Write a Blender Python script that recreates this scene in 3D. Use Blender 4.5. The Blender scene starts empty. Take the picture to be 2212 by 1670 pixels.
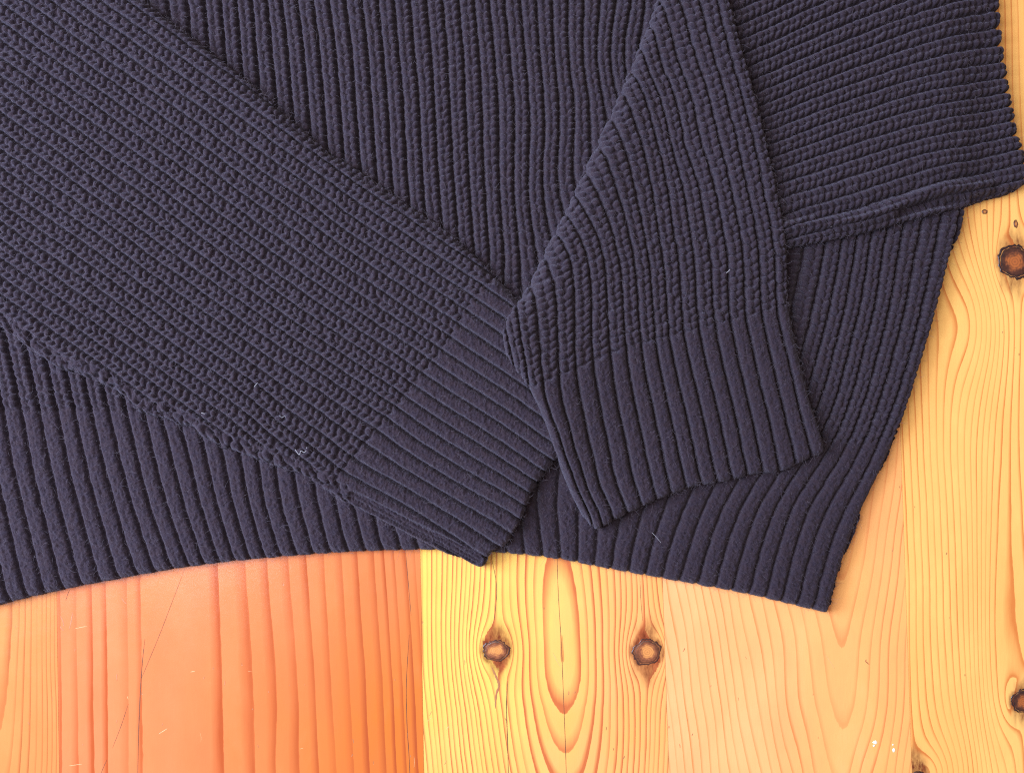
import bpy, math
import numpy as np
from mathutils import Vector

rng = np.random.default_rng(11)
C = bpy.context.scene.collection

# ------------------------------------------------------------------ camera, light, exposure
# 1 unit of the working grid ("px") is 0.2125 mm on the floor; the view is 2212 x 1670 of them = 47 x 35.5 cm
S = 0.0002125
CX, CY = 1106.0, 835.0
HC = 0.46                                             # camera height over the boards
cam_d = bpy.data.cameras.new('camera'); cam = bpy.data.objects.new('camera', cam_d); C.objects.link(cam)
cam.location = (0, 0, HC); cam.rotation_euler = (0, 0, 0)
cam_d.sensor_width = 36.0; cam_d.lens = 36.0 * HC / (2212 * S)
cam_d.clip_start = 0.01; cam_d.clip_end = 50
bpy.context.scene.camera = cam
sc = bpy.context.scene
sc.view_settings.view_transform = 'Standard'; sc.view_settings.look = 'None'
sc.cycles.use_denoising = False; sc.cycles.pixel_filter_type = 'BLACKMAN_HARRIS'; sc.cycles.filter_width = 1.15
sc.view_settings.exposure = 0.0; sc.view_settings.gamma = 1.0
w = bpy.data.worlds.new("World"); sc.world = w; w.use_nodes = True
w.node_tree.nodes['Background'].inputs[0].default_value = (1.0, 0.80, 0.72, 1)
w.node_tree.nodes['Background'].inputs[1].default_value = 0.36

def area(name, loc, target, size, power, col):
    d = bpy.data.lights.new(name, 'AREA'); d.shape = 'RECTANGLE'; d.size, d.size_y = size
    d.energy = power; d.color = col
    o = bpy.data.objects.new(name, d); C.objects.link(o); o.location = loc
    o.rotation_euler = (Vector(target) - Vector(loc)).to_track_quat('-Z', 'Y').to_euler()
    return o
area('window_light', (-0.80, 0.08, 0.50), (-0.12, 0.0, 0.0), (0.50, 0.50), 16.0, (0.62, 0.75, 1.0))
area('overhead_soft_light', (-0.52, 0.10, 0.74), (-0.05, 0.0, 0.0), (0.55, 0.55), 13.0, (0.82, 0.86, 1.0))  # added broad overhead lamp: evens the relief, darkens grooves, grades brightness from the left
area('warm_fill_light', (-0.12, 0.22, 1.35), (0.0, 0.0, 0.0), (0.6, 0.6), 4.0, (1.0, 0.84, 0.64))  # added warm fill from above, not a fixture of the room

def at(x, y, z=0.0):
    """working grid -> metres for something whose top lies z px above the boards"""
    k = (HC - z * S) / HC
    return (np.asarray(x) - CX) * S * k, (CY - np.asarray(y)) * S * k

# ------------------------------------------------------------------ small numpy kit
def smooth(a, b, x):
    t = np.clip((x - a) / (b - a), 0, 1); return t * t * (3 - 2 * t)

class Noise:
    def __init__(self, seed): self.t = np.random.default_rng(seed).random((256, 256)).astype(np.float32)
    def __call__(self, x, y):
        xi = np.floor(x).astype(np.int64); yi = np.floor(y).astype(np.int64)
        fx = x - xi; fy = y - yi; fx = fx * fx * (3 - 2 * fx); fy = fy * fy * (3 - 2 * fy)
        t = self.t; a = xi & 255; b = (xi + 1) & 255; c = yi & 255; d = (yi + 1) & 255
        return ((t[c, a] * (1 - fx) + t[c, b] * fx) * (1 - fy) + (t[d, a] * (1 - fx) + t[d, b] * fx) * fy) * 2 - 1
N1, N2, N3, N4 = Noise(1), Noise(2), Noise(3), Noise(4)

def hsh(i, j, k):
    v = np.sin(i * 127.1 + j * 311.7 + k * 74.7) * 43758.5453
    return (v - np.floor(v)) * 2 - 1

def tps(P, F, X, Y):
    P = np.asarray(P, float) / 100; F = np.asarray(F, float)
    n = len(P)
    def ker(r2): return np.where(r2 > 0, 0.5 * r2 * np.log(np.maximum(r2, 1e-12)), 0)
    K = ker(((P[:, None] - P[None]) ** 2).sum(-1)) + np.eye(n) * 0.02
    Q = np.c_[np.ones(n), P]
    A = np.zeros((n + 3, n + 3)); A[:n, :n] = K; A[:n, n:] = Q; A[n:, :n] = Q.T
    W = np.linalg.solve(A, np.r_[F, np.zeros((3, F.shape[1]))])
    out = np.zeros(X.shape + (F.shape[1],)); Xs = X / 100; Ys = Y / 100
    for i in range(n):
        k = ker((Xs - P[i, 0]) ** 2 + (Ys - P[i, 1]) ** 2)
        out += k[..., None] * W[i]
    out += W[n] + Xs[..., None] * W[n + 1] + Ys[..., None] * W[n + 2]
    return out

def catmull(pts, closed, n=6):
    p = np.asarray(pts, float); m = len(p); out = []
    for i in range(m if closed else m - 1):
        if closed: a, b, c, d = p[i - 1], p[i], p[(i + 1) % m], p[(i + 2) % m]
        else: a, b, c, d = p[max(i - 1, 0)], p[i], p[i + 1], p[min(i + 2, m - 1)]
        for t in np.arange(n) / n:
            out.append(0.5 * (2 * b + (c - a) * t + (2 * a - 5 * b + 4 * c - d) * t * t + (3 * b - a - 3 * c + d) * t ** 3))
    if not closed: out.append(p[-1])
    return np.array(out)

def seg_dist(poly, X, Y, closed=True):
    d = np.full(X.shape, 1e9); m = len(poly)
    for i in range(m if closed else m - 1):
        a = poly[i]; b = poly[(i + 1) % m]; ab = b - a; L = (ab ** 2).sum() + 1e-9
        t = np.clip(((X - a[0]) * ab[0] + (Y - a[1]) * ab[1]) / L, 0, 1)
        d = np.minimum(d, (X - a[0] - t * ab[0]) ** 2 + (Y - a[1] - t * ab[1]) ** 2)
    return np.sqrt(d)

def inside(poly, X, Y):
    r = np.zeros(X.shape, bool); m = len(poly)
    for i in range(m):
        a = poly[i]; b = poly[(i + 1) % m]
        if a[1] == b[1]: continue
        r ^= ((a[1] > Y) != (b[1] > Y)) & (X < (b[0] - a[0]) * (Y - a[1]) / (b[1] - a[1]) + a[0])
    return r

def sdist(poly, X, Y):
    return np.where(inside(poly, X, Y), 1, -1) * seg_dist(poly, X, Y)

X0, X1, Y0, Y1 = -140, 2340, -140, 1800               # extent worked on
CS = 5                                                # coarse step
gx = np.arange(X0, X1 + 1, CS); gy = np.arange(Y0, Y1 + 1, CS)
GX, GY = np.meshgrid(gx.astype(float), gy.astype(float))

def up(F, X, Y):
    fx = np.clip((X - X0) / CS, 0, F.shape[1] - 1.001); fy = np.clip((Y - Y0) / CS, 0, F.shape[0] - 1.001)
    xi = fx.astype(int); yi = fy.astype(int); fx = fx - xi; fy = fy - yi
    return (F[yi, xi] * (1 - fx) + F[yi, xi + 1] * fx) * (1 - fy) + (F[yi + 1, xi] * (1 - fx) + F[yi + 1, xi + 1] * fx) * fy

def blur(F, r):
    k = max(1, int(r / CS))
    for _ in range(3):
        for ax in (0, 1):
            P = np.pad(F, [(k + 1, k) if a == ax else (0, 0) for a in (0, 1)], mode='edge')
            c = np.cumsum(P, axis=ax)
            n = F.shape[ax]
            F = (np.take(c, np.arange(2 * k + 1, 2 * k + 1 + n), ax) - np.take(c, np.arange(0, n), ax)) / (2 * k + 1)
    return F

# ------------------------------------------------------------------ materials
def nt(name):
    m = bpy.data.materials.new(name); m.use_nodes = True
    t = m.node_tree; b = t.nodes['Principled BSDF']
    return m, t, b
def node(t, typ, **kw):
    n = t.nodes.new(typ)
    for k, v in kw.items(): setattr(n, k, v)
    return n
def mathn(t, op, a, b=None, c=None):
    n = node(t, 'ShaderNodeMath', operation=op)
    for i, v in enumerate((a, b, c)):
        if v is None: continue
        if isinstance(v, (int, float)): n.inputs[i].default_value = v
        else: t.links.new(v, n.inputs[i])
    return n.outputs[0]
def mix(t, f, a, b, blend='MIX'):
    n = node(t, 'ShaderNodeMix', data_type='RGBA', blend_type=blend)
    for s, v in ((n.inputs[0], f), (n.inputs[6], a), (n.inputs[7], b)):
        if isinstance(v, (int, float)): s.default_value = v
        elif isinstance(v, tuple): s.default_value = v if len(v) == 4 else v + (1,)
        else: t.links.new(v, s)
    return n.outputs[2]
def ramp(t, f, stops):
    n = node(t, 'ShaderNodeValToRGB'); e = n.color_ramp.elements
    while len(e) < len(stops): e.new(0.5)
    for i, (p, c) in enumerate(stops):
        e[i].position = p; e[i].color = (c, c, c, 1) if isinstance(c, (int, float)) else tuple(c) + (1,)
    t.links.new(f, n.inputs[0]); return n.outputs[0]
def noise(t, vec, scale, detail=3, rough=0.6):
    n = node(t, 'ShaderNodeTexNoise'); n.inputs['Scale'].default_value = scale
    n.inputs['Detail'].default_value = detail; n.inputs['Roughness'].default_value = rough
    t.links.new(vec, n.inputs['Vector']); return n.outputs['Fac']
def mapped(t, vec, sx, sy, sz, rot=0.0):
    n = node(t, 'ShaderNodeMapping'); n.inputs['Scale'].default_value = (sx, sy, sz)
    n.inputs['Rotation'].default_value = (0, 0, rot)
    t.links.new(vec, n.inputs['Vector']); return n.outputs[0]

def wool(name, gain=0.59):
    m, t, b = nt(name)
    pos = node(t, 'ShaderNodeNewGeometry').outputs['Position']
    fleck = noise(t, pos, 1250, 5, 0.85)
    big = noise(t, pos, 420, 3, 0.6)
    c = mix(t, ramp(t, fleck, [(0.34, 0), (0.66, 1)]), (0.013 * gain, 0.010 * gain, 0.021 * gain), (0.078 * gain, 0.055 * gain, 0.075 * gain))
    c = mix(t, ramp(t, big, [(0.35, 0), (0.7, 1)]), c, (0.066 * gain, 0.038 * gain, 0.040 * gain))
    c = mix(t, 0.55, c, mix(t, ramp(t, fleck, [(0.3, 0), (0.7, 1)]), (0.015 * gain, 0.012 * gain, 0.027 * gain), (0.066 * gain, 0.050 * gain, 0.078 * gain)))
    t.links.new(c, b.inputs['Base Color'])
    b.inputs['Roughness'].default_value = 0.95
    b.inputs['Specular IOR Level'].default_value = 0.15
    b.inputs['Sheen Weight'].default_value = 0.16; b.inputs['Sheen Roughness'].default_value = 0.4
    b.inputs['Sheen Tint'].default_value = (0.75, 0.74, 1.0, 1)
    n1 = noise(t, pos, 2400, 4, 0.8)
    n2 = noise(t, pos, 1100, 4, 0.75)
    h = mathn(t, 'ADD', n1, mathn(t, 'MULTIPLY', n2, 1.3))
    bp = node(t, 'ShaderNodeBump'); bp.inputs['Strength'].default_value = 0.8; bp.inputs['Distance'].default_value = 0.0006
    t.links.new(h, bp.inputs['Height']); t.links.new(bp.outputs[0], b.inputs['Normal'])
    return m
M_wool = wool('navy_wool'); M_wool_edge = M_wool
m, t, b = nt('wool_fibre'); M_fibre = m
b.inputs['Base Color'].default_value = (0.085, 0.07, 0.095, 1); b.inputs['Roughness'].default_value = 0.8
b.inputs['Sheen Weight'].default_value = 0.3
m, t, b = nt('pale_lint'); M_lint = m
b.inputs['Base Color'].default_value = (0.34, 0.34, 0.38, 1); b.inputs['Roughness'].default_value = 0.6

# ------------------------------------------------------------------ objects
def mesh_obj(name, v, f, mat, parent=None, smooth_=True, attrs=None):
    me = bpy.data.meshes.new(name)
    v = np.asarray(v, np.float32); f = np.asarray(f, np.int32)
    me.vertices.add(len(v)); me.vertices.foreach_set('co', v.ravel())
    k = f.shape[1]
    me.loops.add(f.size); me.loops.foreach_set('vertex_index', f.ravel())
    me.polygons.add(len(f)); me.polygons.foreach_set('loop_start', np.arange(0, f.size, k, dtype=np.int32))
    me.polygons.foreach_set('loop_total', np.full(len(f), k, np.int32))
    me.polygons.foreach_set('use_smooth', np.full(len(f), smooth_, bool))
    me.update(calc_edges=True)
    for n, a in (attrs or {}).items():
        at_ = me.attributes.new(n, 'FLOAT', 'POINT'); at_.data.foreach_set('value', np.asarray(a, np.float32))
    me.materials.append(mat)
    o = bpy.data.objects.new(name, me); C.objects.link(o)
    if parent: o.parent = parent
    return o
def empty(name, loc=(0, 0, 0)):
    o = bpy.data.objects.new(name, None); C.objects.link(o); o.location = loc; o.empty_display_size = 0.02
    return o

sweater = empty('sweater')
sweater['label'] = 'dark navy ribbed wool sweater lying on pine boards with both sleeves folded over its hem'
sweater['category'] = 'sweater'

# ------------------------------------------------------------------ knitted panels
H = np.zeros(GX.shape)                                # height of what lies already on the boards (px)
fuzz_src = []                                         # points and slopes for the loose fibres

def lines_to_controls(lines, period=16.0):
    P, F = [], []
    for U, pts, anchor in lines:
        q = np.asarray(pts, float); L = np.r_[0, np.cumsum(np.hypot(*np.diff(q, axis=0).T))]
        ai, v0 = anchor if isinstance(anchor, tuple) else (anchor, 0.0)
        L = L - L[ai] + v0
        for (x, y), l in zip(q, L): P.append((x, y)); F.append((U, l / period))
    return P, F

def beads(U, V, wx=0.24, wy=0.50, tilt=0.7, jit=0.12):
    """two staggered columns of plump loops per rib"""
    i = np.floor(U); f = U - i
    out = np.zeros(U.shape)
    for k, (fc, off, tl) in enumerate(((0.26, 0.0, tilt), (0.74, 0.12, -tilt))):
        r0 = np.round(V - off)
        for dr in (-1, 0, 1):
            r = r0 + dr
            jx = hsh(i, r, k + 1) * jit * 0.5; jy = hsh(i, r, k + 5) * jit
            s = 1 + hsh(i, r, k + 9) * 0.11
            du = f - fc - jx
            d2 = (du / (wx * s)) ** 2 + ((V - r - off - jy - tl * du) / (wy * s)) ** 2
            out = np.maximum(out, np.sqrt(np.clip(1 - d2, 0, 1)) * s)
    return out

def knit(U, V, X, Y, st):
    """relief (px) and loop strength for the cardigan (V<0) and cuff (V>0) stitch"""
    Uw = U + 0.05 * N1(X / 110, Y / 110) + 0.025 * N2(X / 17, Y / 17)
    Vw = V + 0.18 * N3(X / 60, Y / 60) + 0.06 * N4(X / 17, Y / 17)
    f = Uw - np.floor(Uw)
    # cardigan stitch
    b = beads(Uw, Vw, jit=st.get('jit', 0.11))
    g = np.abs(2 * f - 1)
    prof = np.sqrt(np.clip(1 - g ** st.get('p1', 2.2), 0, 1))
    groove = np.exp(-((1 - g) / st.get('gw', 0.13)) ** 2)
    h1 = st['A1'] * prof + st['B1'] * b - st['G1'] * groove
    # cuff rib
    prof2 = np.clip(1 - g ** 2.3, 0, 1) ** 0.6
    i = np.floor(Uw); fr = Vw * 2.15
    left = f < 0.5; q = np.abs(f - 0.5)
    ph = fr + np.where(left, 1, -1) * 0 + q * 2.4
    v = 0.5 + 0.5 * np.cos(2 * np.pi * ph)
    mid = np.exp(-(q / 0.06) ** 2)
    fz = N2(X / 4.0, Y / 4.0) * 1.1 + N4(X / 6.5 + 9, Y / 6.5) * 1.2
    groove2 = np.exp(-((1 - g) / st.get('gw2', 0.12)) ** 2)
    h2 = st['A2'] * prof2 + 1.0 * v * (1 - groove2) - 0.9 * mid + fz - st['G2'] * groove2
    tm = smooth(-0.35, 0.35, V + 0.25 * hsh(np.floor(Uw), 3, 7))
    # a shallow notch where the stitches change
    notch = np.exp(-((V + 0.15) / 0.4) ** 2) * (0.45 + 0.55 * groove2)
    rel = h1 * (1 - tm) + (h2 + st.get('L2', 0)) * tm - 4.0 * notch
    rel += 1.0 * N1(X / 4.5 + 31, Y / 4.5) + 0.9 * N3(X / 130, Y / 130)
    return rel, b * (1 - tm) + tm * (0.75 + 0.15 * v)

def panel(names, outline, lines, T, R, st, clip=None, step=1.83, extra=None, period=15.0, zref=None, wide=55, n=6,
          lowfrac=0.34, seam=None, edge_wob=None):
    global H
    poly = catmull(outline, True, n)
    D = sdist(poly, GX, GY)
    P, F = lines_to_controls(lines, period)
    UV = tps(P, F, GX, GY)
    under_s = blur(H, 12); under_w = blur(H, wide)
    x = np.arange(max(X0, poly[:, 0].min() - 14), min(X1, poly[:, 0].max() + 14), step)
    y = np.arange(max(Y0, poly[:, 1].min() - 14), min(Y1, poly[:, 1].max() + 14), step)
    X, Y = np.meshgrid(x, y)
    d = up(D, X, Y); U = up(UV[..., 0], X, Y); V = up(UV[..., 1], X, Y)
    if len(names) == 1: V = V - 400
    rel, bd = knit(U, V, X, Y, st)
    if seam is not None:                              # chunky selvedge / side seam that runs along one edge
        for (pts, half, amp, sx, kind) in seam:
            sp = catmull(pts, False, 6); ds = up(seg_dist(sp, GX, GY, False), X, Y)
            m = 1 - smooth(half * 0.7, half * 1.2, ds)
            if kind == 'chunky':
                a = beads((X * 0.55 + Y * 0.83) / 26 + 0.3 * N1(X / 20, Y / 20), (Y * 0.55 - X * 0.83) / 14 + 0.4 * N2(X / 22, Y / 22), 0.42, 0.6, 0.2, 0.35)
                a = a * 12 + 5.0 * N3(X / 16, Y / 16) - 7
            else:
                u_ = (X * 0.86 + Y * 0.51) / 7.0; v_ = (Y * 0.86 - X * 0.51) / 9.5
                a = beads(u_ + 0.45 * (v_ - np.floor(v_)) , v_, 0.5, 0.42, 0.1, 0.2) * 4.2 - 1.5
            rel = rel * (1 - m) + (a + amp) * m
    dd = d + 1.6 * (bd - 0.75) + 0.9 * N2(X / 9, Y / 9) + 0.25 * np.clip(rel, -8, 8)
    if edge_wob is not None: dd = dd + edge_wob(X, Y, U)
    Rr = R(X, Y) if callable(R) else R
    tt = np.clip(dd / Rr, 0, 1)
    e = np.sqrt(np.clip(1 - (1 - tt) ** 2, 0, 1))
    zl = up(under_s, X, Y); zt = up(under_w, X, Y) + (T(X, Y) if callable(T) else T)
    zt = np.maximum(zt, zl + 12)
    if extra is not None: zt = zt + extra(X, Y)
    z = zl + (zt - zl) * (lowfrac + (1 - lowfrac) * e) + rel * np.clip(0.35 + 0.65 * e, 0, 1)
    z = np.where(dd < 0, zl + (zt - zl) * lowfrac + rel * 0.35 + dd * 9, z)
    z = np.maximum(z, -6)
    keep = (d > -9)
    if clip is not None: keep &= clip(X, Y)
    zr = zref if zref is not None else 45
    wx, wy = at(X, Y, zr)
    idx = np.arange(X.size).reshape(X.shape)
    q = np.stack([idx[:-1, :-1], idx[1:, :-1], idx[1:, 1:], idx[:-1, 1:]], -1)
    kc = keep[:-1, :-1] & keep[1:, :-1] & keep[1:, 1:] & keep[:-1, 1:]
    co = np.stack([wx.ravel(), wy.ravel(), z.ravel() * S], -1)
    is_cuff = V[:-1, :-1] > 0
    objs = []
    for nm, sel in ((names[0], kc & ~is_cuff), (names[1] if len(names) > 1 else None, kc & is_cuff)):
        if nm is None: sel = None
        if sel is None or not sel.any(): continue
        ff = q[sel]
        us, inv = np.unique(ff, return_inverse=True)
        objs.append(mesh_obj(nm, co[us], inv.reshape(-1, 4), M_wool, sweater))
    # register the height map and fibre seeds
    ins = D > 0
    zc = under_s + np.maximum(12, (under_w + (T(GX, GY) if callable(T) else T)) - under_s) * (0.34 + 0.66 * np.sqrt(np.clip(1 - (1 - np.clip(D / 22, 0, 1)) ** 2, 0, 1)))
    cand = np.flatnonzero((keep & (dd > -0.5)).ravel())
    fuzz_src.append((co[cand], dd.ravel()[cand], names))
    H = np.where(ins, zc, H)
    return objs

# ---- body with its hem band
body_out = [(-138, -138), (600, -138), (1400, -138), (2050, -138), (2092, -60), (2098, 150), (2096, 300), (2084, 470), (2059, 548), (2031, 654),
            (1995, 774), (1960, 887), (1939, 944), (1914, 1004), (1872, 1089), (1851, 1150), (1826, 1210), (1808, 1270), (1797, 1312), (1786, 1324),
            (1765, 1319), (1680, 1298), (1600, 1280), (1500, 1262), (1400, 1244), (1300, 1226), (1200, 1207), (1100, 1196), (1000, 1190),
            (900, 1188), (760, 1192), (640, 1200), (500, 1213), (380, 1228), (250, 1251), (130, 1274), (0, 1305), (-90, 1330), (-136, 1342), (-138, 600)]
body_lines = [
    (0, [(-350, 0), (-290, 300), (-230, 548), (-180, 746), (-145, 893), (-110, 1090), (-62, 1315)], 4),
    (5, [(-160, 0), (-95, 300), (-35, 548), (14, 746), (45, 885), (85, 1079), (134, 1268)], 4),
    (11.5, [(80, 0), (150, 300), (215, 548), (262, 746), (292, 888), (337, 1079), (388, 1222)], 4),
    (19, [(404, 0), (431, 300), (456, 548), (505, 746), (576, 895), (604, 1079), (640, 1200)], 4),
    (26, [(643, 0), (671, 300), (697, 548), (760, 746), (850, 900), (880, 1079), (903, 1188)], 4),
    (33, [(886, 0), (910, 300), (930, 548), (990, 746), (1130, 915), (1160, 1079), (1172, 1207)], 4),
    (37, [(1023, 0), (1043, 300), (1058, 548), (1080, 720)], (3, -195)), (38.6, [(1077, 0), (1098, 300), (1110, 548), (1122, 680)], (3, -235)),
    (41.3, [(1169, 0), (1186, 300), (1200, 500)], (2, -415)),
    (44, [(1258, -120), (1262, 0), (1272, 220), (1282, 380)], (3, -535)), (46.6, [(1348, -120), (1351, 0), (1359, 220)], (2, -695)), (49.2, [(1438, -120), (1441, 0), (1448, 160)], (2, -755)),
    (36, [(1300, 915), (1300, 1079), (1284, 1224)], 0),
    (41, [(1700, 320), (1735, 548), (1695, 750), (1620, 925), (1530, 1079), (1470, 1257)], 3),
    (46, [(1925, 0), (1925, 300), (1905, 548), (1868, 746), (1800, 955), (1722, 1079), (1655, 1293)], 4),
    (50, [(2110, 0), (2095, 300), (2059, 548), (2003, 750), (1935, 950), (1872, 1089), (1793, 1324)], 4),
]
# rows of the upper middle are counted from the same rib transition
st_body = dict(A1=7.5, B1=7.0, G1=6, A2=8.5, G2=5.0, gw=0.21, gw2=0.21, L2=1.0, p1=2.2)
ls_out = [(-138, -138), (60, -138), (150, -125), (240, -58), (311, 2), (354, 35), (424, 88), (545, 186), (637, 268), (704, 326), (780, 372), (860, 430),
          (950, 490), (1037, 562), (1111, 643), (1180, 720), (1260, 800), (1322, 850), (1300, 890), (1240, 950), (1199, 997), (1153, 1056), (1130, 1112),
          (1092, 1178), (1060, 1197), (1044, 1226), (1030, 1229), (985, 1210), (952, 1196), (895, 1164), (789, 1106), (753, 1089), (672, 1043), (598, 1010), (520, 983), (442, 953),
          (393, 918), (304, 893), (262, 859), (212, 826), (131, 799), (57, 750), (7, 714), (-60, 690), (-138, 660)]
rs_out = [(1440, -138), (1545, -138), (1560, -60), (1578, 0), (1599, 88), (1628, 184), (1656, 301), (1684, 424), (1709, 548), (1712, 640), (1722, 707), (1737, 774), (1759, 859),
          (1783, 923), (1794, 970), (1788, 982), (1769, 988), (1730, 1008), (1691, 1022), (1640, 1027), (1589, 1040), (1540, 1049), (1497, 1057), (1430, 1082), (1366, 1111), (1320, 1134), (1299, 1147), (1286, 1146),
          (1272, 1128), (1256, 1110), (1228, 1050), (1199, 969), (1178, 905), (1146, 841), (1104, 778), (1087, 728), (1104, 675), (1132, 633), (1161, 580), (1196, 506), (1231, 439),
          (1270, 354), (1313, 262), (1359, 159), (1394, 74), (1422, 5), (1432, -60)]
DLS = sdist(catmull(ls_out, True, 6), GX, GY); DRS = sdist(catmull(rs_out, True, 6), GX, GY)
def body_clip(X, Y): return (up(DLS, X, Y) < 55) & (up(DRS, X, Y) < 55)      # the knit is left out where it lies deep under a sleeve
def body_extra(X, Y):
    z = 3.0 * N1(X / 260, Y / 260)
    return z
panel(('body', 'hem_band'), body_out, body_lines, 27, 28, st_body, zref=30, clip=body_clip, extra=body_extra, lowfrac=0.36)

# ---- upper part of the far sleeve, lying out to the right under the fold
us_out = [(1500, -138), (1900, -138), (2160, -138), (2168, -60), (2171, 0), (2176, 71), (2184, 120), (2192, 177), (2202, 230), (2210, 276), (2228, 330), (2236, 368), (2222, 396),
          (2155, 421), (2112, 437), (2084, 446), (2030, 458), (1960, 477), (1890, 497), (1826, 513), (1748, 524), (1660, 530), (1600, 470), (1520, 200)]
us_lines = [
    (0, [(1650, 528), (1750, 505), (1840, 485), (1950, 450), (2100, 412), (2225, 380)], 5),
    (1, [(1650, 512), (1745, 480), (1850, 452), (1950, 418), (2080, 380), (2215, 350)], 5),
    (3, [(1600, 465), (1700, 425), (1830, 385), (1950, 347), (2080, 315), (2202, 287)], 5),
    (4, [(1610, 427), (1700, 392), (1825, 352), (1950, 313), (2080, 280), (2200, 254)], 5),
    (7, [(1600, 336), (1700, 299), (1825, 253), (1950, 213), (2070, 185), (2190, 158)], 5),
    (10, [(1600, 246), (1700, 206), (1825, 156), (1950, 111), (2065, 78), (2180, 49)], 5),
    (13, [(1590, 158), (1700, 110), (1825, 56), (1950, 8), (2060, -28), (2172, -60)], 5),
]
st_us = dict(A1=4.0, B1=9, G1=5, A2=5, G2=2.5, gw=0.15)
ridge = catmull([(1690, 492), (1784, 484), (1838, 478), (1900, 462), (1950, 441), (2000, 418), (2060, 408), (2140, 400)], False, 6)
dip = catmull([(1945, 462), (1990, 448), (2040, 442), (2080, 438)], False, 6)
RD = seg_dist(ridge, GX, GY, False); DD = seg_dist(dip, GX, GY, False)
panel(('sleeve',), us_out, us_lines, 34, lambda X, Y: 16 + 10 * smooth(2000, 2150, X), st_us, zref=55, wide=30, edge_wob=lambda X, Y, U: 3.5 * N3(X / 40, Y / 40) * smooth(380, 430, Y) + 9 * (np.sqrt(np.clip(1 - (2 * (U - np.floor(U)) - 1) ** 2, 0, 1)) - 0.75) * smooth(2090, 2150, X) * smooth(350, 300, Y),
      extra=lambda X, Y: (13 + 3 * N2(X / 22, Y / 22)) * np.exp(-(up(RD, X, Y) / 11) ** 2) - 18 * np.exp(-(up(DD, X, Y) / 11) ** 2) - 7 * np.exp(-((up(RD, X, Y) - 24) / 12) ** 2))
us_obj = [o for o in sweater.children if o.name.startswith('sleeve')][0]
us_obj['label'] = 'upper length of the folded sleeve lying out to the right'

# ---- near sleeve crossing the body from the upper left
ls_lines = [
    (-3, [(300, -18), (500, 125), (700, 266), (895, 405), (1120, 560), (1380, 740)], 4),
    (0, [(100, -43), (300, 100), (500, 243), (700, 385), (870, 503), (1050, 622), (1310, 800)], 5),
    (4, [(-100, -24), (100, 116), (300, 258), (500, 402), (700, 545), (975, 730), (1260, 925)], 5),
    (8, [(-100, 134), (100, 274), (300, 416), (500, 560), (700, 702), (895, 835), (1175, 1020)], 5),
    (12, [(-100, 291), (100, 431), (300, 573), (500, 717), (700, 852), (815, 930), (1105, 1110)], 5),
    (15, [(-100, 409), (100, 548), (300, 690), (389, 755), (600, 910), (742, 1020), (1040, 1205)], 5),
    (18, [(-100, 528), (0, 597), (159, 708), (318, 817), (480, 930), (660, 1052)], 5),
    (21, [(-100, 646), (0, 716), (150, 822), (290, 920)], 3),
]
# last two ribs run out into the side seam above the cuff
ls_lines[-1] = (21, [(-100, 646), (0, 716), (150, 822), (290, 920)], 3)
def fix_anchor(lines, k, off):
    return lines
st_ls = dict(A1=2.2, B1=9.5, G1=7.5, A2=6.5, G2=12.0, gw=0.14, gw2=0.19, jit=0.14, L2=3.5)
low_edge = [(-138, 640), (7, 700), (57, 737), (131, 786), (212, 813), (262, 846), (304, 878), (393, 904), (442, 938), (520, 968), (598, 994), (672, 1028), (748, 1068)]
cuff_seam = [(765, 1074), (800, 1092), (900, 1144), (960, 1174), (1030, 1210)]
def ls_T(X, Y): return 36 + 5 * N2(X / 300 + 4, Y / 300) - 8 * smooth(1130, 1230, Y)

def sleeve_controls(lines, anchor_line):
    """V is the distance along the rib from the cuff join"""
    out = []
    a = np.array(anchor_line, float)
    return out
# V from the cuff join for the ribs that never reach it
def panel_lines_with_v(lines):
    return lines
ls_custom = []
for U, pts, an in ls_lines:
    ls_custom.append((U, pts, an))
# extend the two short ribs virtually to the join so their rows line up
ls_custom[-2] = (18, [(-100, 528), (0, 597), (159, 708), (318, 819), (480, 932), (690, 1090), (980, 1280)], 5)
ls_custom[-1] = (21, [(-100, 646), (0, 716), (150, 824), (290, 925), (420, 1025), (630, 1165), (900, 1350)], 5)
panel(('sleeve', 'cuff'), ls_out, ls_custom, ls_T, lambda X, Y: 34 - 16 * smooth(-120, 60, Y - (0.46 * X + 560)) - 8 * smooth(950, 1100, X), st_ls, zref=66, wide=60, edge_wob=lambda X, Y, U: (5.5 * N3(X / 38, Y / 38) + 2.5 * N2(X / 14, Y / 14)) * (X < 760) * (Y > 0.46 * X + 560),
      seam=[(low_edge, 19, 2.5, 1, 'chunky'), (cuff_seam, 13, -1.0, 1, 'fine')])

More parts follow.
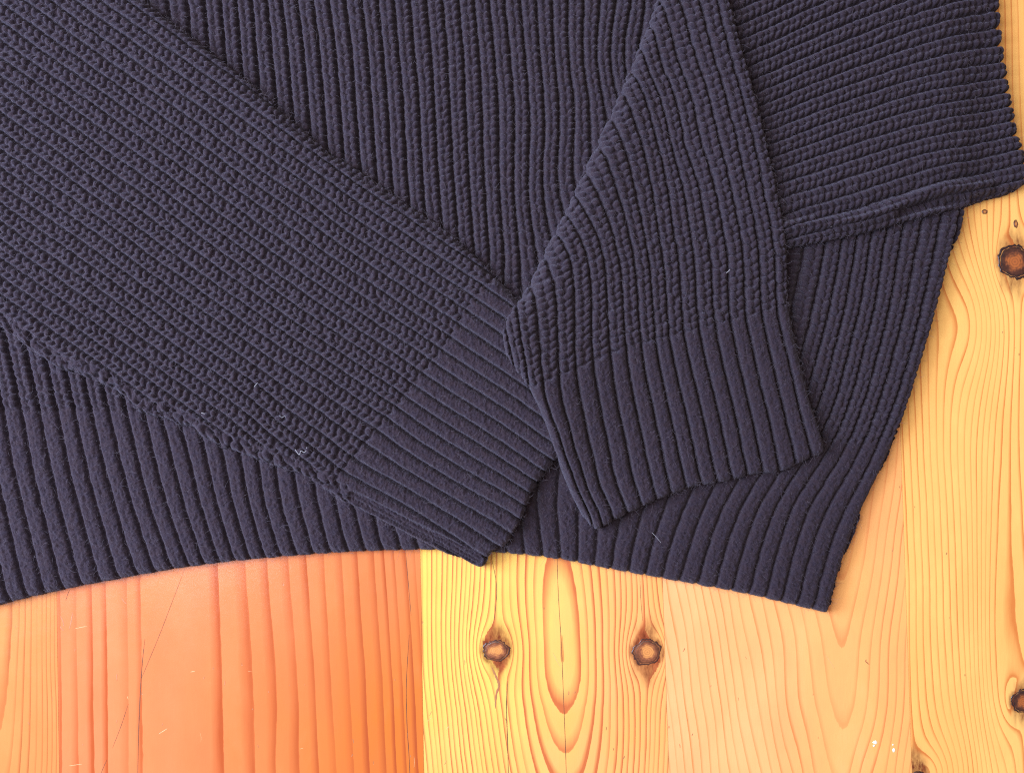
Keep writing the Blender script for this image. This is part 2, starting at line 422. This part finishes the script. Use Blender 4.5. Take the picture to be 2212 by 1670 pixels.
# ---- folded end of the far sleeve
rs_lines = [
    (0, [(1555, -60), (1580, 0), (1630, 184), (1660, 301), (1688, 424), (1712, 548), (1722, 655), (1745, 774), (1765, 860), (1796, 972)], 6),
    (1, [(1530, -60), (1550, 0), (1597, 184), (1627, 301), (1654, 424), (1680, 548), (1688, 664), (1712, 774), (1733, 860), (1764, 988)], 6),
    (3, [(1465, -20), (1490, 60), (1528, 184), (1558, 301), (1587, 424), (1611, 548), (1620, 684), (1650, 830), (1694, 1018)], 6),
    (5, [(1395, 0), (1440, 150), (1482, 301), (1518, 424), (1540, 548), (1553, 702), (1585, 850), (1626, 1034)], 5),
    (7, [(1340, 60), (1395, 200), (1431, 324), (1457, 490), (1474, 600), (1484, 720), (1515, 860), (1558, 1050)], 5),
    (10, [(1210, 150), (1268, 250), (1316, 348), (1358, 490), (1380, 620), (1390, 744), (1415, 880), (1458, 1076)], 5),
    (12, [(1150, 260), (1215, 360), (1252, 430), (1284, 488), (1301, 539), (1314, 640), (1320, 765), (1342, 900), (1359, 972), (1395, 1104)], 6),
    (14, [(1150, 420), (1204, 500), (1232, 560), (1242, 650), (1242, 740), (1245, 800), (1260, 880), (1281, 972), (1318, 1090), (1336, 1140)], 5),
    (15, [(1130, 460), (1180, 560), (1200, 640), (1206, 740), (1209, 815), (1221, 888), (1243, 972), (1276, 1071), (1306, 1144)], 4),
    (16, [(1100, 520), (1142, 600), (1160, 680), (1167, 750), (1174, 830), (1190, 892), (1218, 972), (1252, 1065), (1285, 1142)], 4),
    (17, [(1070, 560), (1108, 640), (1122, 720), (1134, 780), (1144, 842), (1162, 892), (1197, 972), (1256, 1114)], 4),
    (19, [(1030, 620), (1064, 700), (1082, 780), (1098, 850), (1120, 905), (1160, 990), (1222, 1130)], 3),
]
st_rs = dict(A1=3.6, B1=8.5, G1=7.5, A2=8.0, G2=12.0, gw=0.15, gw2=0.19, jit=0.16, L2=2.5)
def rs_T(X, Y): return 34 + 12 * smooth(900, 500, Y) * smooth(1500, 1200, X) - 6 * smooth(1500, 1750, X)
panel(('sleeve', 'cuff'), rs_out, rs_lines, rs_T, lambda X, Y: 18 + 32 * smooth(1480, 1300, X) * smooth(900, 720, Y), st_rs, zref=92, wide=70)

sl = [o for o in sweater.children if o.name.startswith('sleeve')]
cf = [o for o in sweater.children if o.name.startswith('cuff')]
sl[1]['label'] = 'sleeve crossing from the upper left over the body'
sl[2]['label'] = 'folded end of the other sleeve lying on top of the crossing cuff'
cf[0]['label'] = 'cuff of the crossing sleeve with a side seam, corner past the hem'
cf[1]['label'] = 'cuff of the folded sleeve resting over the hem band'

# ---- loose wool fibres
def fibres(name, pts, lens, lift, width, mat, parent, dirs=None, seg=4, curl=1.2):
    n = len(pts); a = rng.random(n) * 2 * np.pi if dirs is None else dirs
    k = rng.normal(0, curl, n)
    P = np.zeros((n, seg + 1, 3)); P[:, 0] = pts
    ang = a.copy()
    for i in range(seg):
        st_ = lens / seg
        P[:, i + 1, 0] = P[:, i, 0] + np.cos(ang) * st_; P[:, i + 1, 1] = P[:, i, 1] + np.sin(ang) * st_
        P[:, i + 1, 2] = P[:, i, 2] + lift * (1 - 1.6 * i / seg) / seg
        ang = ang + k / seg + rng.normal(0, 0.25, n)
    T = np.gradient(P, axis=1); nx = -T[..., 1]; ny = T[..., 0]; L = np.hypot(nx, ny) + 1e-9
    wd = width * np.array([1.0] * seg + [0.4])[None]
    off = np.stack([nx / L * wd, ny / L * wd, np.zeros_like(nx)], -1)
    up_ = np.zeros_like(off); up_[..., 2] = width
    A = P + off; B = P - off; Cc = P + up_
    v = np.stack([A, B, Cc], 2).reshape(-1, 3)
    base = (np.arange(n)[:, None] * (seg + 1) + np.arange(seg)[None])[..., None] * 3
    f = []
    for (p, q) in ((0, 2), (2, 1)):
        f.append(np.concatenate([base + p, base + q, base + 3 + q, base + 3 + p], -1).reshape(-1, 4))
    o = mesh_obj(name, v, np.concatenate(f), mat, parent)
    return o
allp = np.concatenate([s[0] for s in fuzz_src]); alld = np.concatenate([s[1] for s in fuzz_src])
sel = rng.choice(len(allp), 24000, replace=False)
edge = np.flatnonzero(alld < 5); edge = rng.choice(edge, min(4000, len(edge)), replace=False)
pp = np.concatenate([allp[sel], allp[edge]])
n = len(pp)
fz = fibres('wool_fuzz', pp - np.array([0, 0, 0.0001]), (rng.gamma(2.0, 3.6, n) + 3) * S, np.abs(rng.normal(4, 4, n)) * S, 0.13 * S, M_fibre, sweater, seg=3)
fz['kind'] = 'stuff'

# ------------------------------------------------------------------ pine floor
floor = empty('floor'); floor['kind'] = 'structure'; floor['label'] = 'varnished pine board floor under the sweater'

def pine(name, light, mid, dark, band, streak=0.5, contrast=1.0):
    m, t, b = nt(name)
    pos = node(t, 'ShaderNodeNewGeometry').outputs['Position']
    ring = node(t, 'ShaderNodeAttribute', attribute_name='ring').outputs['Fac']
    stain = node(t, 'ShaderNodeAttribute', attribute_name='stain').outputs['Fac']
    wob = noise(t, mapped(t, pos, 1, 0.12, 1), 900, 3, 0.6)
    r = mathn(t, 'ADD', ring, mathn(t, 'MULTIPLY', mathn(t, 'SUBTRACT', wob, 0.5), 0.10))
    f = mathn(t, 'FRACT', r)
    late = ramp(t, f, [(0.0, 0.0), (1 - band * 1.5, 0.05), (1 - band * 0.75, 0.55), (0.93, 1.0), (0.985, 0.85), (1.0, 0.0)])
    # each ring its own strength
    fl = mathn(t, 'FLOOR', r)
    wn = node(t, 'ShaderNodeTexWhiteNoise', noise_dimensions='1D'); t.links.new(fl, wn.inputs['W'])
    stren = mathn(t, 'MULTIPLY_ADD', wn.outputs['Value'], 0.55, 0.45)
    along = noise(t, mapped(t, pos, 1, 0.25, 1), 60, 2, 0.5)
    stren = mathn(t, 'MULTIPLY', stren, mathn(t, 'MULTIPLY_ADD', along, 1.7, 0.15))
    late = mathn(t, 'MULTIPLY', mathn(t, 'MULTIPLY', late, stren), contrast)
    big = noise(t, mapped(t, pos, 1, 0.3, 1), 14, 3, 0.55)
    fine = noise(t, mapped(t, pos, 1, 0.035, 1), 2600, 3, 0.7)
    tone = node(t, 'ShaderNodeAttribute', attribute_name='tone').outputs['Fac']
    base = mix(t, mathn(t, 'MINIMUM', mathn(t, 'MULTIPLY_ADD', ramp(t, big, [(0.36, 0), (0.64, 1)]), 0.35, mathn(t, 'MULTIPLY', tone, 0.8)), 1.0), light, mid)
    base = mix(t, mathn(t, 'MULTIPLY', ramp(t, fine, [(0.35, 0), (0.75, 1)]), 0.22 * streak), base, dark)
    blot = noise(t, mapped(t, pos, 1, 0.45, 1, 0.05), 38, 4, 0.62)
    base = mix(t, mathn(t, 'MULTIPLY', ramp(t, blot, [(0.42, 0), (0.72, 1)]), 0.42), base, (light[0] * 0.93, light[1] * 0.68, light[2] * 0.55))
    base = mix(t, mathn(t, 'MULTIPLY', ramp(t, blot, [(0.26, 1), (0.44, 0)]), 0.35), base, (min(1, light[0] * 1.06), light[1] * 1.12, light[2] * 1.05))
    c = mix(t, late, base, dark)
    sn = noise(t, mapped(t, pos, 1, 0.35, 1), 420, 4, 0.7)
    sm = mathn(t, 'MULTIPLY', stain, mathn(t, 'MULTIPLY_ADD', sn, 1.6, -0.25))
    sm = mathn(t, 'MINIMUM', mathn(t, 'MAXIMUM', sm, 0.0), 1.0)
    c = mix(t, sm, c, (0.13, 0.022, 0.008))
    # little pits and dust
    vo = node(t, 'ShaderNodeTexVoronoi'); vo.inputs['Scale'].default_value = 95
    t.links.new(mapped(t, pos, 1, 0.55, 1, 0.3), vo.inputs['Vector'])
    sp = mathn(t, 'LESS_THAN', vo.outputs['Distance'], 0.035)
    sv = node(t, 'ShaderNodeSeparateColor'); t.links.new(vo.outputs['Color'], sv.inputs[0])
    sp = mathn(t, 'MULTIPLY', sp, mathn(t, 'GREATER_THAN', sv.outputs[0], 0.55))
    c = mix(t, mathn(t, 'MULTIPLY', sp, 0.55), c, (0.30, 0.12, 0.05))
    t.links.new(c, b.inputs['Base Color'])
    sc1 = noise(t, mapped(t, pos, 1, 0.06, 1, 0.7), 700, 2, 0.5)
    ro = mathn(t, 'MULTIPLY_ADD', noise(t, pos, 120, 4, 0.7), 0.14, 0.13)
    t.links.new(ro, b.inputs['Roughness'])
    b.inputs['Specular IOR Level'].default_value = 0.42
    b.inputs['Coat Weight'].default_value = 0.15; b.inputs['Coat Roughness'].default_value = 0.06
    h = mathn(t, 'ADD', mathn(t, 'MULTIPLY', late, 0.25), mathn(t, 'MULTIPLY', noise(t, pos, 260, 4, 0.65), 0.5))
    h = mathn(t, 'SUBTRACT', h, mathn(t, 'MULTIPLY', sp, 0.5))
    h = mathn(t, 'ADD', h, mathn(t, 'MULTIPLY', fine, 0.12))
    bp = node(t, 'ShaderNodeBump'); bp.inputs['Strength'].default_value = 0.25; bp.inputs['Distance'].default_value = 0.0003
    t.links.new(h, bp.inputs['Height']); t.links.new(bp.outputs[0], b.inputs['Normal'])
    return m

KNOTS = {3: [(1072, 1403, 31), (1397, 1408, 33)], 5: [(2192, 566, 36), (2207, 1514, 25), (1972, 1672, 30)]}
def knot_shift(X, Y, knots, ay=1.5):
    s = np.zeros(X.shape)
    for kx, ky, r in knots:
        dx = X - kx; dy = (Y - ky) / ay
        rho = np.maximum(dx * dx + dy * dy, r * r)
        s += dx * (r * 0.97) ** 2 / rho
    return X - s
def stain_f(X, Y, knots):
    s = np.zeros(X.shape)
    for kx, ky, r in knots:
        dx = X - kx; dy = Y - ky
        q = np.sqrt((dx / (r * (0.85 + 0.25 * N2(X / 9, Y / 60)))) ** 2 + (dy / (r * (1.75 + 0.5 * N1(X / 7, Y / 200)))) ** 2)
        s = np.maximum(s, 1.15 * smooth(1.5, 0.6, q))
        s = np.maximum(s, 1.3 * smooth(1.32, 0.98, np.hypot(dx, dy) / r))
    return s
def ringmap(R, lines):
    l = np.asarray(lines, float); return np.interp(R, l, np.arange(len(l))) + np.where(R > l[-1], (R - l[-1]) / 9.0, 0) + np.where(R < l[0], np.maximum((R - l[0]) / 40.0, -0.4), 0)
def ringmap2(R, l):                                   # one very wide early-wood ring after 306
    k = np.arange(len(l), dtype=float); k[7] = 6.5; k[8:] -= 1
    return np.interp(R, l, k)
def wav(X, Y, a=2.5): return a * N1(X / 90 + 7, Y / 240) + 0.8 * N2(X / 40, Y / 90)

def ring_1(X, Y):
    R = np.sqrt((X + 6) ** 2 + (np.maximum(Y - 1180, 0) * 0.09) ** 2 + 20) + wav(X, Y, 1.2) - 10 * smooth(1350, 1670, Y) * smooth(0, 120, X)
    R = np.where(X < -6, R * 1.3, R)
    return ringmap(R, [0, 36, 50, 63, 76, 88, 99, 108, 117, 126, 135])
def ring_2(X, Y):
    R = X - 0.055 * (Y - 1468) * smooth(350, 650, X) - 0.01 * (Y - 1468) + wav(X, Y, 3) + 10 * smooth(1500, 1670, Y) * np.exp(-((X - 600) / 60) ** 2)
    return ringmap2(R, [100, 133, 168, 202, 233, 279, 306, 452, 479, 545, 594, 640, 679, 716, 755, 789, 825, 846, 867, 892, 911, 930])
def ring_3(X, Y):
    Xs = knot_shift(X, Y, KNOTS[3])
    cx = 1213 + 0.035 * (Y - 1400)
    dx = Xs - cx
    # heart shaped loop between the knots, open grain outside it
    dyb = np.minimum(np.maximum(Y - 1420, 0) * 0.375, 41) + np.maximum(Y - 1530, 0) * 0.22; dyt = np.maximum(1380 - Y, 0) * 0.20
    R = np.sqrt(dx ** 2 * np.where(Y > 1420, 1, 1) + dyb ** 2 + dyt ** 2) + wav(X, Y, 2.4)
    # fan the outer left lines apart towards the bottom
    ls = [4, 44, 62, 80, 97, 112, 127, 139, 149]
    q_ = np.random.default_rng(4)
    while ls[-1] < 470: ls.append(ls[-1] + q_.uniform(6.5, 12.5))
    return ringmap(R, ls)
def ring_4(X, Y):
    dx = np.abs(X - 1822 - 0.02 * (Y - 1400) + wav(X, Y, 3))
    dx = np.sqrt(dx * dx + 49) - 7
    dx = np.where(X > 1822, dx * 1.35, dx)
    t_ = Y + 0.64 * dx ** 1.385
    return (t_ - 1369 + 145 * 40) / 145.0 + 0.45 * N3(X / 55, Y / 170)
def ring_5(X, Y):
    Xs = knot_shift(X, Y, [(2192, 566, 40), (2207, 1514, 30)], 1.7)
    # swirl of grain round the knot at the foot of the board
    dx = X - 1972; dy = (Y - 1672) / 1.0; rho = np.maximum(dx * dx + dy * dy, 900)
    Xs = Xs - dx * 4200 / (rho + 2000)
    R = Xs - 0.035 * (Y - 1400) + wav(X, Y, 3)
    R = R + 46 * np.exp(-((X - 2150) / 42) ** 2 - ((Y - 1330) / 330) ** 2) * 0.8
    R = R - 60 * np.exp(-((X - 2105) / 70) ** 2 - ((Y - 690) / 150) ** 2)
    return R / 14.5

EDGES = [[(-330, -330)], (120, 129), (904, 917), (1425, 1446), (1925, 1972), (2560, 2600)]
def seam_x(i, y):
    if i == 0: return -430 + 0 * y
    if i == 1: return 122 + 0.0145 * (y - 1250)
    if i == 2: return 908 + 0.016 * (y - 1190)
    if i == 3: return 1431 + 0.034 * (y - 1249)
    if i == 4: return 1950 + 0.034 * (y - 1079)
    return 2560 + 0 * y
boards = []
RF = {1: ring_1, 2: ring_2, 3: ring_3, 4: ring_4, 5: ring_5}
MATS = {1: pine('pine_amber', (0.53, 0.21, 0.065), (0.53, 0.18, 0.052), (0.34, 0.10, 0.028), 0.24, 0.5, 1.1),
        2: pine('pine_orange', (0.55, 0.182, 0.075), (0.54, 0.145, 0.022), (0.36, 0.070, 0.018), 0.32, 0.3, 1.05),
        3: pine('pine_yellow', (0.78, 0.52, 0.10), (0.80, 0.38, 0.13), (0.48, 0.125, 0.040), 0.30, 0.4, 1.3),
        4: pine('pine_pale', (0.84, 0.42, 0.19), (0.85, 0.42, 0.13), (0.68, 0.225, 0.07), 0.20, 0.6, 1.1),
        5: pine('pine_honey', (0.89, 0.55, 0.165), (0.88, 0.46, 0.13), (0.62, 0.20, 0.045), 0.22, 0.6, 1.1)}
LAB = {1: 'amber board at the lower left with fine upright grain', 2: 'wide orange board with broad red grain stripes',
       3: 'yellow board with two round knots', 4: 'pale board with arched grain under the hem corner', 5: 'honey coloured board along the right side'}
for bi in range(1, 6):
    st_ = 5.0
    ys = np.arange(-260, 1920 + st_, st_); nx_ = int((seam_x(bi, 1400) - seam_x(bi - 1, 1400)) / st_)
    u = np.linspace(0, 1, nx_)
    xl = seam_x(bi - 1, ys); xr = seam_x(bi, ys)
    Xb = (xl + 0.25)[:, None] * (1 - u) + (xr - 0.25)[:, None] * u; Yb = np.repeat(ys[:, None], nx_, 1)
    kn = KNOTS.get(bi, [])
    ring = RF[bi](Xb, Yb); stn = stain_f(Xb, Yb, kn)
    wx, wy = at(Xb, Yb, 0)
    tn = {1: 0.4 + 0 * Xb, 2: smooth(0.25, 0.85, u)[None] * (0.35 + 0.65 * smooth(1150, 1600, Yb)), 3: np.clip(smooth(0.3, 0.95, u)[None] + 0.5 * smooth(1420, 1720, Yb), 0, 1), 4: smooth(0.1, 0.8, u)[None] + 0 * Yb, 5: smooth(0.7, 0.0, u)[None] * 0.6 + 0 * Yb}[bi]
    Z = np.zeros(Xb.shape)
    
    v = np.stack([wx, wy, Z], -1).reshape(-1, 3)
    idx = np.arange(Xb.size).reshape(Xb.shape)
    f = np.stack([idx[:-1, :-1], idx[1:, :-1], idx[1:, 1:], idx[:-1, 1:]], -1).reshape(-1, 4)
    # sides and underside
    c4 = [(0, 0), (-1, 0), (-1, -1), (0, -1)]
    rimi = np.concatenate([idx[:, 0], idx[-1, 1:], idx[::-1, -1][1:], idx[0, ::-1][1:-1]])
    low = v[rimi].copy(); low[:, 2] = -0.02
    nb = len(v); m_ = len(rimi); v = np.concatenate([v, v[rimi], low]); k = np.arange(m_); k2 = (k + 1) % m_
    f = np.concatenate([f, np.stack([nb + k, nb + m_ + k, nb + m_ + k2, nb + k2], -1)[:, ::-1]])
    ring = np.r_[ring.ravel(), ring.ravel()[rimi], ring.ravel()[rimi]]; stn = np.r_[stn.ravel(), stn.ravel()[rimi], stn.ravel()[rimi]]; tn = np.r_[tn.ravel(), tn.ravel()[rimi], tn.ravel()[rimi]]
    o = mesh_obj('board', v, f, MATS[bi], floor, attrs={'ring': ring, 'stain': stn, 'tone': tn})
    o['label'] = LAB[bi]; boards.append(o)

# knots: round plugs of branch wood, a hair proud of the board
def knot_mat(name, core, midc, rim, seed):
    m, t, b = nt(name)
    kr = node(t, 'ShaderNodeAttribute', attribute_name='kr').outputs['Fac']
    pos = node(t, 'ShaderNodeNewGeometry').outputs['Position']
    n_ = noise(t, pos, 330 + seed, 4, 0.6); n2 = noise(t, pos, 1500, 3, 0.7)
    r = mathn(t, 'ADD', kr, mathn(t, 'MULTIPLY', mathn(t, 'SUBTRACT', n_, 0.5), 0.95))
    c = ramp(t, r, [(0.0, core), (0.34, core), (0.58, midc), (0.78, tuple(x * 0.5 for x in midc)), (0.9, rim), (1.0, tuple(x * 0.8 for x in rim))])
    rg = mathn(t, 'SINE', mathn(t, 'MULTIPLY', kr, 42.0))
    c = mix(t, mathn(t, 'MULTIPLY', mathn(t, 'MAXIMUM', rg, 0.0), 0.30), c, rim)
    c = mix(t, mathn(t, 'MULTIPLY', n2, 0.25), c, rim)
    t.links.new(c, b.inputs['Base Color']); b.inputs['Roughness'].default_value = 0.33
    b.inputs['Coat Weight'].default_value = 0.1; b.inputs['Coat Roughness'].default_value = 0.2
    bp = node(t, 'ShaderNodeBump'); bp.inputs['Strength'].default_value = 0.3; bp.inputs['Distance'].default_value = 0.0004
    t.links.new(n_, bp.inputs['Height']); t.links.new(bp.outputs[0], b.inputs['Normal'])
    return m
KM = knot_mat('knot_wood', (0.66, 0.27, 0.075), (0.27, 0.085, 0.035), (0.060, 0.020, 0.014), 0)
KM2 = knot_mat('dark_knot_wood', (0.42, 0.12, 0.03), (0.10, 0.032, 0.018), (0.022, 0.010, 0.012), 60)
def knot(parent, kx, ky, r, mat, sq=0.93, seed=0, ox=0.0):
    a = np.linspace(0, 2 * np.pi, 57)[:-1]; rr = np.linspace(0.03, 1, 16)
    jag = 1 + 0.06 * np.sin(2 * a + seed * 1.7) + 0.05 * np.sin(5 * a + 2 * seed) + 0.07 * hsh(np.arange(56), seed, 3)
    V_, K_ = [], []
    for q in rr:
        s = 1 + (jag - 1) * q ** 3
        x = kx + ox * (1 - q) * r + np.cos(a) * r * q * s; y = ky + np.sin(a) * r * q * s * sq
        wx, wy = at(x, y, 0); z = np.full(56, (0.9 - 0.5 * q ** 6 - 0.9 * np.exp(-((q - 0.86) / 0.04) ** 2) * 1.0) * S)
        V_.append(np.stack([wx, wy, z + 0.6 * S * 0.3 * N1(x / 6, y / 6)], -1)); K_.append(np.full(56, q))
    # short wall down into the board
    w_ = V_[-1].copy(); w_[:, 2] = -2 * S; V_.append(w_); K_.append(np.ones(56))
    V_ = np.concatenate(V_); K_ = np.concatenate(K_)
    f = []
    for i in range(len(rr)):
        for j in range(56):
            j2 = (j + 1) % 56; f.append((i * 56 + j, (i + 1) * 56 + j, (i + 1) * 56 + j2, i * 56 + j2))
    for j in range(1, 54, 2): f.append((0, j, j + 1, j + 2))
    return mesh_obj('knot', V_, f, mat, parent, attrs={'kr': K_})
knot(boards[2], 1072, 1405, 28, KM, 0.86, 1, -0.05)
knot(boards[2], 1397, 1408, 31, KM, 0.92, 2, 0.05)
knot(boards[4], 2192, 566, 36, KM2, 1.05, 4)
knot(boards[4], 2210, 1514, 24, KM2, 1.1, 5)
knot(boards[4], 1984, 1676, 14, KM2, 0.8, 6)
knot(boards[4], 2194, 484, 5, KM, 1.7, 7)
knot(boards[4], 2127, 458, 6, KM, 0.9, 8)

# cracks, scratches, dents and dry paint flecks on the boards
m, t, b = nt('dark_crack'); M_crack = m; b.inputs['Base Color'].default_value = (0.10, 0.030, 0.012, 1); b.inputs['Roughness'].default_value = 0.7
m, t, b = nt('light_scratch'); M_scr = m; b.inputs['Base Color'].default_value = (0.66, 0.38, 0.17, 1); b.inputs['Roughness'].default_value = 0.35
m, t, b = nt('brown_dent'); M_dent = m; b.inputs['Base Color'].default_value = (0.34, 0.13, 0.05, 1); b.inputs['Roughness'].default_value = 0.5
m, t, b = nt('dry_white_paint'); M_paint = m; b.inputs['Base Color'].default_value = (0.85, 0.83, 0.74, 1); b.inputs['Roughness'].default_value = 0.5
def strip(name, pts, wd, mat, parent, z=0.35, taper=True):
    wd = wd * 0.8
    p = catmull(pts, False, 5); n = len(p); T_ = np.gradient(p, axis=0); L = np.hypot(T_[:, 0], T_[:, 1]) + 1e-9
    nx_, ny_ = -T_[:, 1] / L, T_[:, 0] / L
    s = np.linspace(0, 1, n); ww = wd * (np.sqrt(np.clip(4 * s * (1 - s), 0.02, 1)) if taper else 1) * (1 + 0.25 * hsh(np.arange(n), 2, 5))
    v = []
    for sg, zz in ((-1, 0.05), (0, z), (1, 0.05)):
        wx, wy = at(p[:, 0] + nx_ * ww * sg * 0.5, p[:, 1] + ny_ * ww * sg * 0.5); v.append(np.stack([wx, wy, np.full(n, zz * S)], -1))
    v = np.concatenate(v); f = []
    for r_ in (0, 1):
        for i in range(n - 1): f.append((r_ * n + i, r_ * n + i + 1, (r_ + 1) * n + i + 1, (r_ + 1) * n + i))
    return mesh_obj(name, v, f, mat, parent)
B = boards
strip('crack', [(1203, 1150), (1204, 1230), (1207, 1300), (1213, 1400), (1217, 1500), (1221, 1600), (1226, 1760)], 1.5, M_crack, B[2], taper=False)
strip('crack', [(313, 1380), (308, 1425), (304, 1480), (301, 1540), (299, 1600), (297, 1700)], 2.2, M_crack, B[1])
strip('crack', [(400, 1226), (370, 1305), (345, 1370), (318, 1435), (304, 1468)], 1.3, M_crack, B[1])
strip('crack', [(277, 1520), (262, 1566), (243, 1615)], 1.3, M_crack, B[1])
strip('crack', [(231, 1640), (222, 1660), (210, 1690)], 1.3, M_crack, B[1])
strip('crack', [(876, 1190), (882, 1260), (888, 1330)], 1.6, M_crack, B[1])
strip('crack', [(884, 1370), (878, 1470), (879, 1560), (884, 1640), (887, 1720)], 2.0, M_crack, B[1])
strip('crack', [(1097, 1470), (1094, 1520), (1096, 1590), (1099, 1700)], 2.4, M_crack, B[2])
strip('crack', [(1061, 1200), (1072, 1260), (1071, 1310), (1066, 1345)], 1.6, M_crack, B[2])
strip('crack', [(1382, 1245), (1384, 1290), (1388, 1340)], 1.2, M_crack, B[2])
strip('crack', [(151, 1272), (146, 1284), (142, 1297)], 1.5, M_crack, B[1])
strip('resin_streak', [(1062, 1440), (1072, 1462), (1078, 1480), (1072, 1500), (1070, 1530)], 6.5, M_dent, B[2])
for p in [((157, 1323), (154, 1341), (150, 1360)), ((130, 1352), (133, 1358), (138, 1362)), ((262, 1290), (267, 1298), (274, 1305)), ((253, 1455), (252, 1462), (253, 1470)),
          ((130, 1330), (136, 1342), (138, 1355)), ((1878, 1435), (1870, 1428), (1872, 1424))]:
    strip('dent', p, 3.0, M_dent, B[1] if p[0][0] < 900 else B[3])
dr = np.random.default_rng(5)
def board_of(x, y):
    for i in range(1, 6):
        if x < seam_x(i, y) - 6 and x > seam_x(i - 1, y) + 6: return B[i - 1]
    return None
free = [(140, 1340, 1650), (930, 1260, 1650), (1460, 1330, 1650), (1900, 1150, 1650), (2080, 520, 1640)]
for k_ in range(46):
    x = dr.uniform(20, 2190); ymin = 1340 if x < 1850 else (1150 if x < 2060 else 500)
    y = dr.uniform(ymin, 1650); bo = board_of(x, y)
    if bo is None: continue
    a = dr.uniform(-0.5, 0.5) + (math.pi / 2); L = dr.uniform(3, 11)
    strip('dent', [(x, y), (x + math.cos(a) * L / 2 + 0.8, y + math.sin(a) * L / 2), (x + math.cos(a) * L, y + math.sin(a) * L)], dr.uniform(1.3, 2.6), M_dent, bo)
for k_ in range(16):
    x = dr.uniform(150, 2180); ymin = 1330 if x < 1850 else (1150 if x < 2080 else 600)
    y = dr.uniform(ymin, 1650); bo = board_of(x, y)
    if bo is None: continue
    a = dr.uniform(0, math.pi); L = dr.uniform(6, 40)
    x2, y2 = x + math.cos(a) * L, y + math.sin(a) * L
    if board_of(x2, y2) is not bo: continue
    strip('scratch', [(x, y), ((x + x2) / 2 + dr.uniform(-2, 2), (y + y2) / 2), (x2, y2)], dr.uniform(0.6, 1.3), M_scr, bo, z=0.25)
def blob(name, x, y, rx, ry, mat, parent, seed=0, rot=0.0, z=1.2):
    a = np.linspace(0, 2 * np.pi, 25)[:-1]; V_ = []
    for q, zz in ((0.25, z), (0.7, z * 0.85), (1.0, 0.05)):
        jag = 1 + 0.28 * hsh(np.arange(24), seed, 1) * q
        u_, v_ = np.cos(a) * rx * q * jag, np.sin(a) * ry * q * jag
        wx, wy = at(x + u_ * math.cos(rot) - v_ * math.sin(rot), y + u_ * math.sin(rot) + v_ * math.cos(rot)); V_.append(np.stack([wx, wy, np.full(24, zz * S)], -1))
    V_ = np.concatenate(V_); f = []
    for i in range(2):
        for j in range(24):
            j2 = (j + 1) % 24; f.append((i * 24 + j, (i + 1) * 24 + j, (i + 1) * 24 + j2, i * 24 + j2))
    for j in range(1, 22, 2): f.append((0, j, j + 1, j + 2))
    return mesh_obj(name, V_, f, mat, parent)
blob('paint_fleck', 1890, 1603, 5.5, 4.2, M_paint, B[3], 1, 0.5)
blob('paint_fleck', 1888, 1610, 2.5, 2.0, M_paint, B[3], 2)
blob('paint_fleck', 1931, 1619, 3.0, 4.8, M_paint, B[3], 3)
blob('paint_fleck', 1929, 1608, 1.6, 1.6, M_paint, B[3], 4)

# ------------------------------------------------------------------ lint on the wool
def top_z(x, y):
    return float(up(H, np.array([[float(x)]]), np.array([[float(y)]]))[0, 0])
def lint(pts, label, wd=1.3, dz=9):
    wd = wd * 0.75
    p = catmull(pts, False, 6); n = len(p); V_, f = [], []
    T_ = np.gradient(p, axis=0); L = np.hypot(T_[:, 0], T_[:, 1]) + 1e-9
    nx_, ny_ = -T_[:, 1] / L, T_[:, 0] / L
    x0, y0 = p[0]; z0 = top_z(*p.mean(0)) + dz
    for k in range(6):
        a = 2 * math.pi * k / 6
        wx, wy = at(p[:, 0] + nx_ * wd * 0.5 * math.cos(a), p[:, 1] + ny_ * wd * 0.5 * math.cos(a), z0)
        V_.append(np.stack([wx, wy, (z0 + wd * 0.5 * math.sin(a) + 1.2 * np.sin(np.linspace(0, 3, n))) * S], -1))
    V_ = np.concatenate(V_)
    for k in range(6):
        k2 = (k + 1) % 6
        for i in range(n - 1): f.append((k * n + i, k * n + i + 1, k2 * n + i + 1, k2 * n + i))
    o = mesh_obj('lint', V_, f, M_lint)
    c = V_.mean(0); me = o.data
    co = V_ - c; me.vertices.foreach_set('co', co.astype(np.float32).ravel()); o.location = c
    o['label'] = label; o['category'] = 'lint'; o['group'] = 'pale lint on the sweater'
    return o
lint([(636, 968), (641, 976), (647, 982), (650, 974), (657, 977), (663, 972), (662, 966)], 'curled white lint thread on the crossing sleeve near its lower edge', 1.4)
lint([(429, 889), (436, 892), (443, 894)], 'short white lint speck low on the crossing sleeve, left of the curled thread', 1.8)
lint([(549, 836), (554, 830), (558, 826)], 'short pale slanting lint on the crossing sleeve above the others', 1.3)
lint([(604, 898), (609, 902), (615, 899), (619, 903)], 'thin wavy pale lint on the crossing sleeve above the curled thread', 1.0)
lint([(1788, 489), (1792, 489), (1796, 490)], 'small white lint speck on the upper length of the folded sleeve', 2.4)
lint([(1569, 590), (1574, 586), (1577, 582)], 'tiny white lint on the folded sleeve end just above its cuff', 1.6)
lint([(1408, 1150), (1416, 1158), (1422, 1165), (1428, 1172)], 'straight pale hair across the hem ribs below the folded cuff', 0.9)
lint([(1632, 1064), (1636, 1068), (1640, 1073)], 'short pale hair on the hem ribs right under the folded cuff', 1.0)
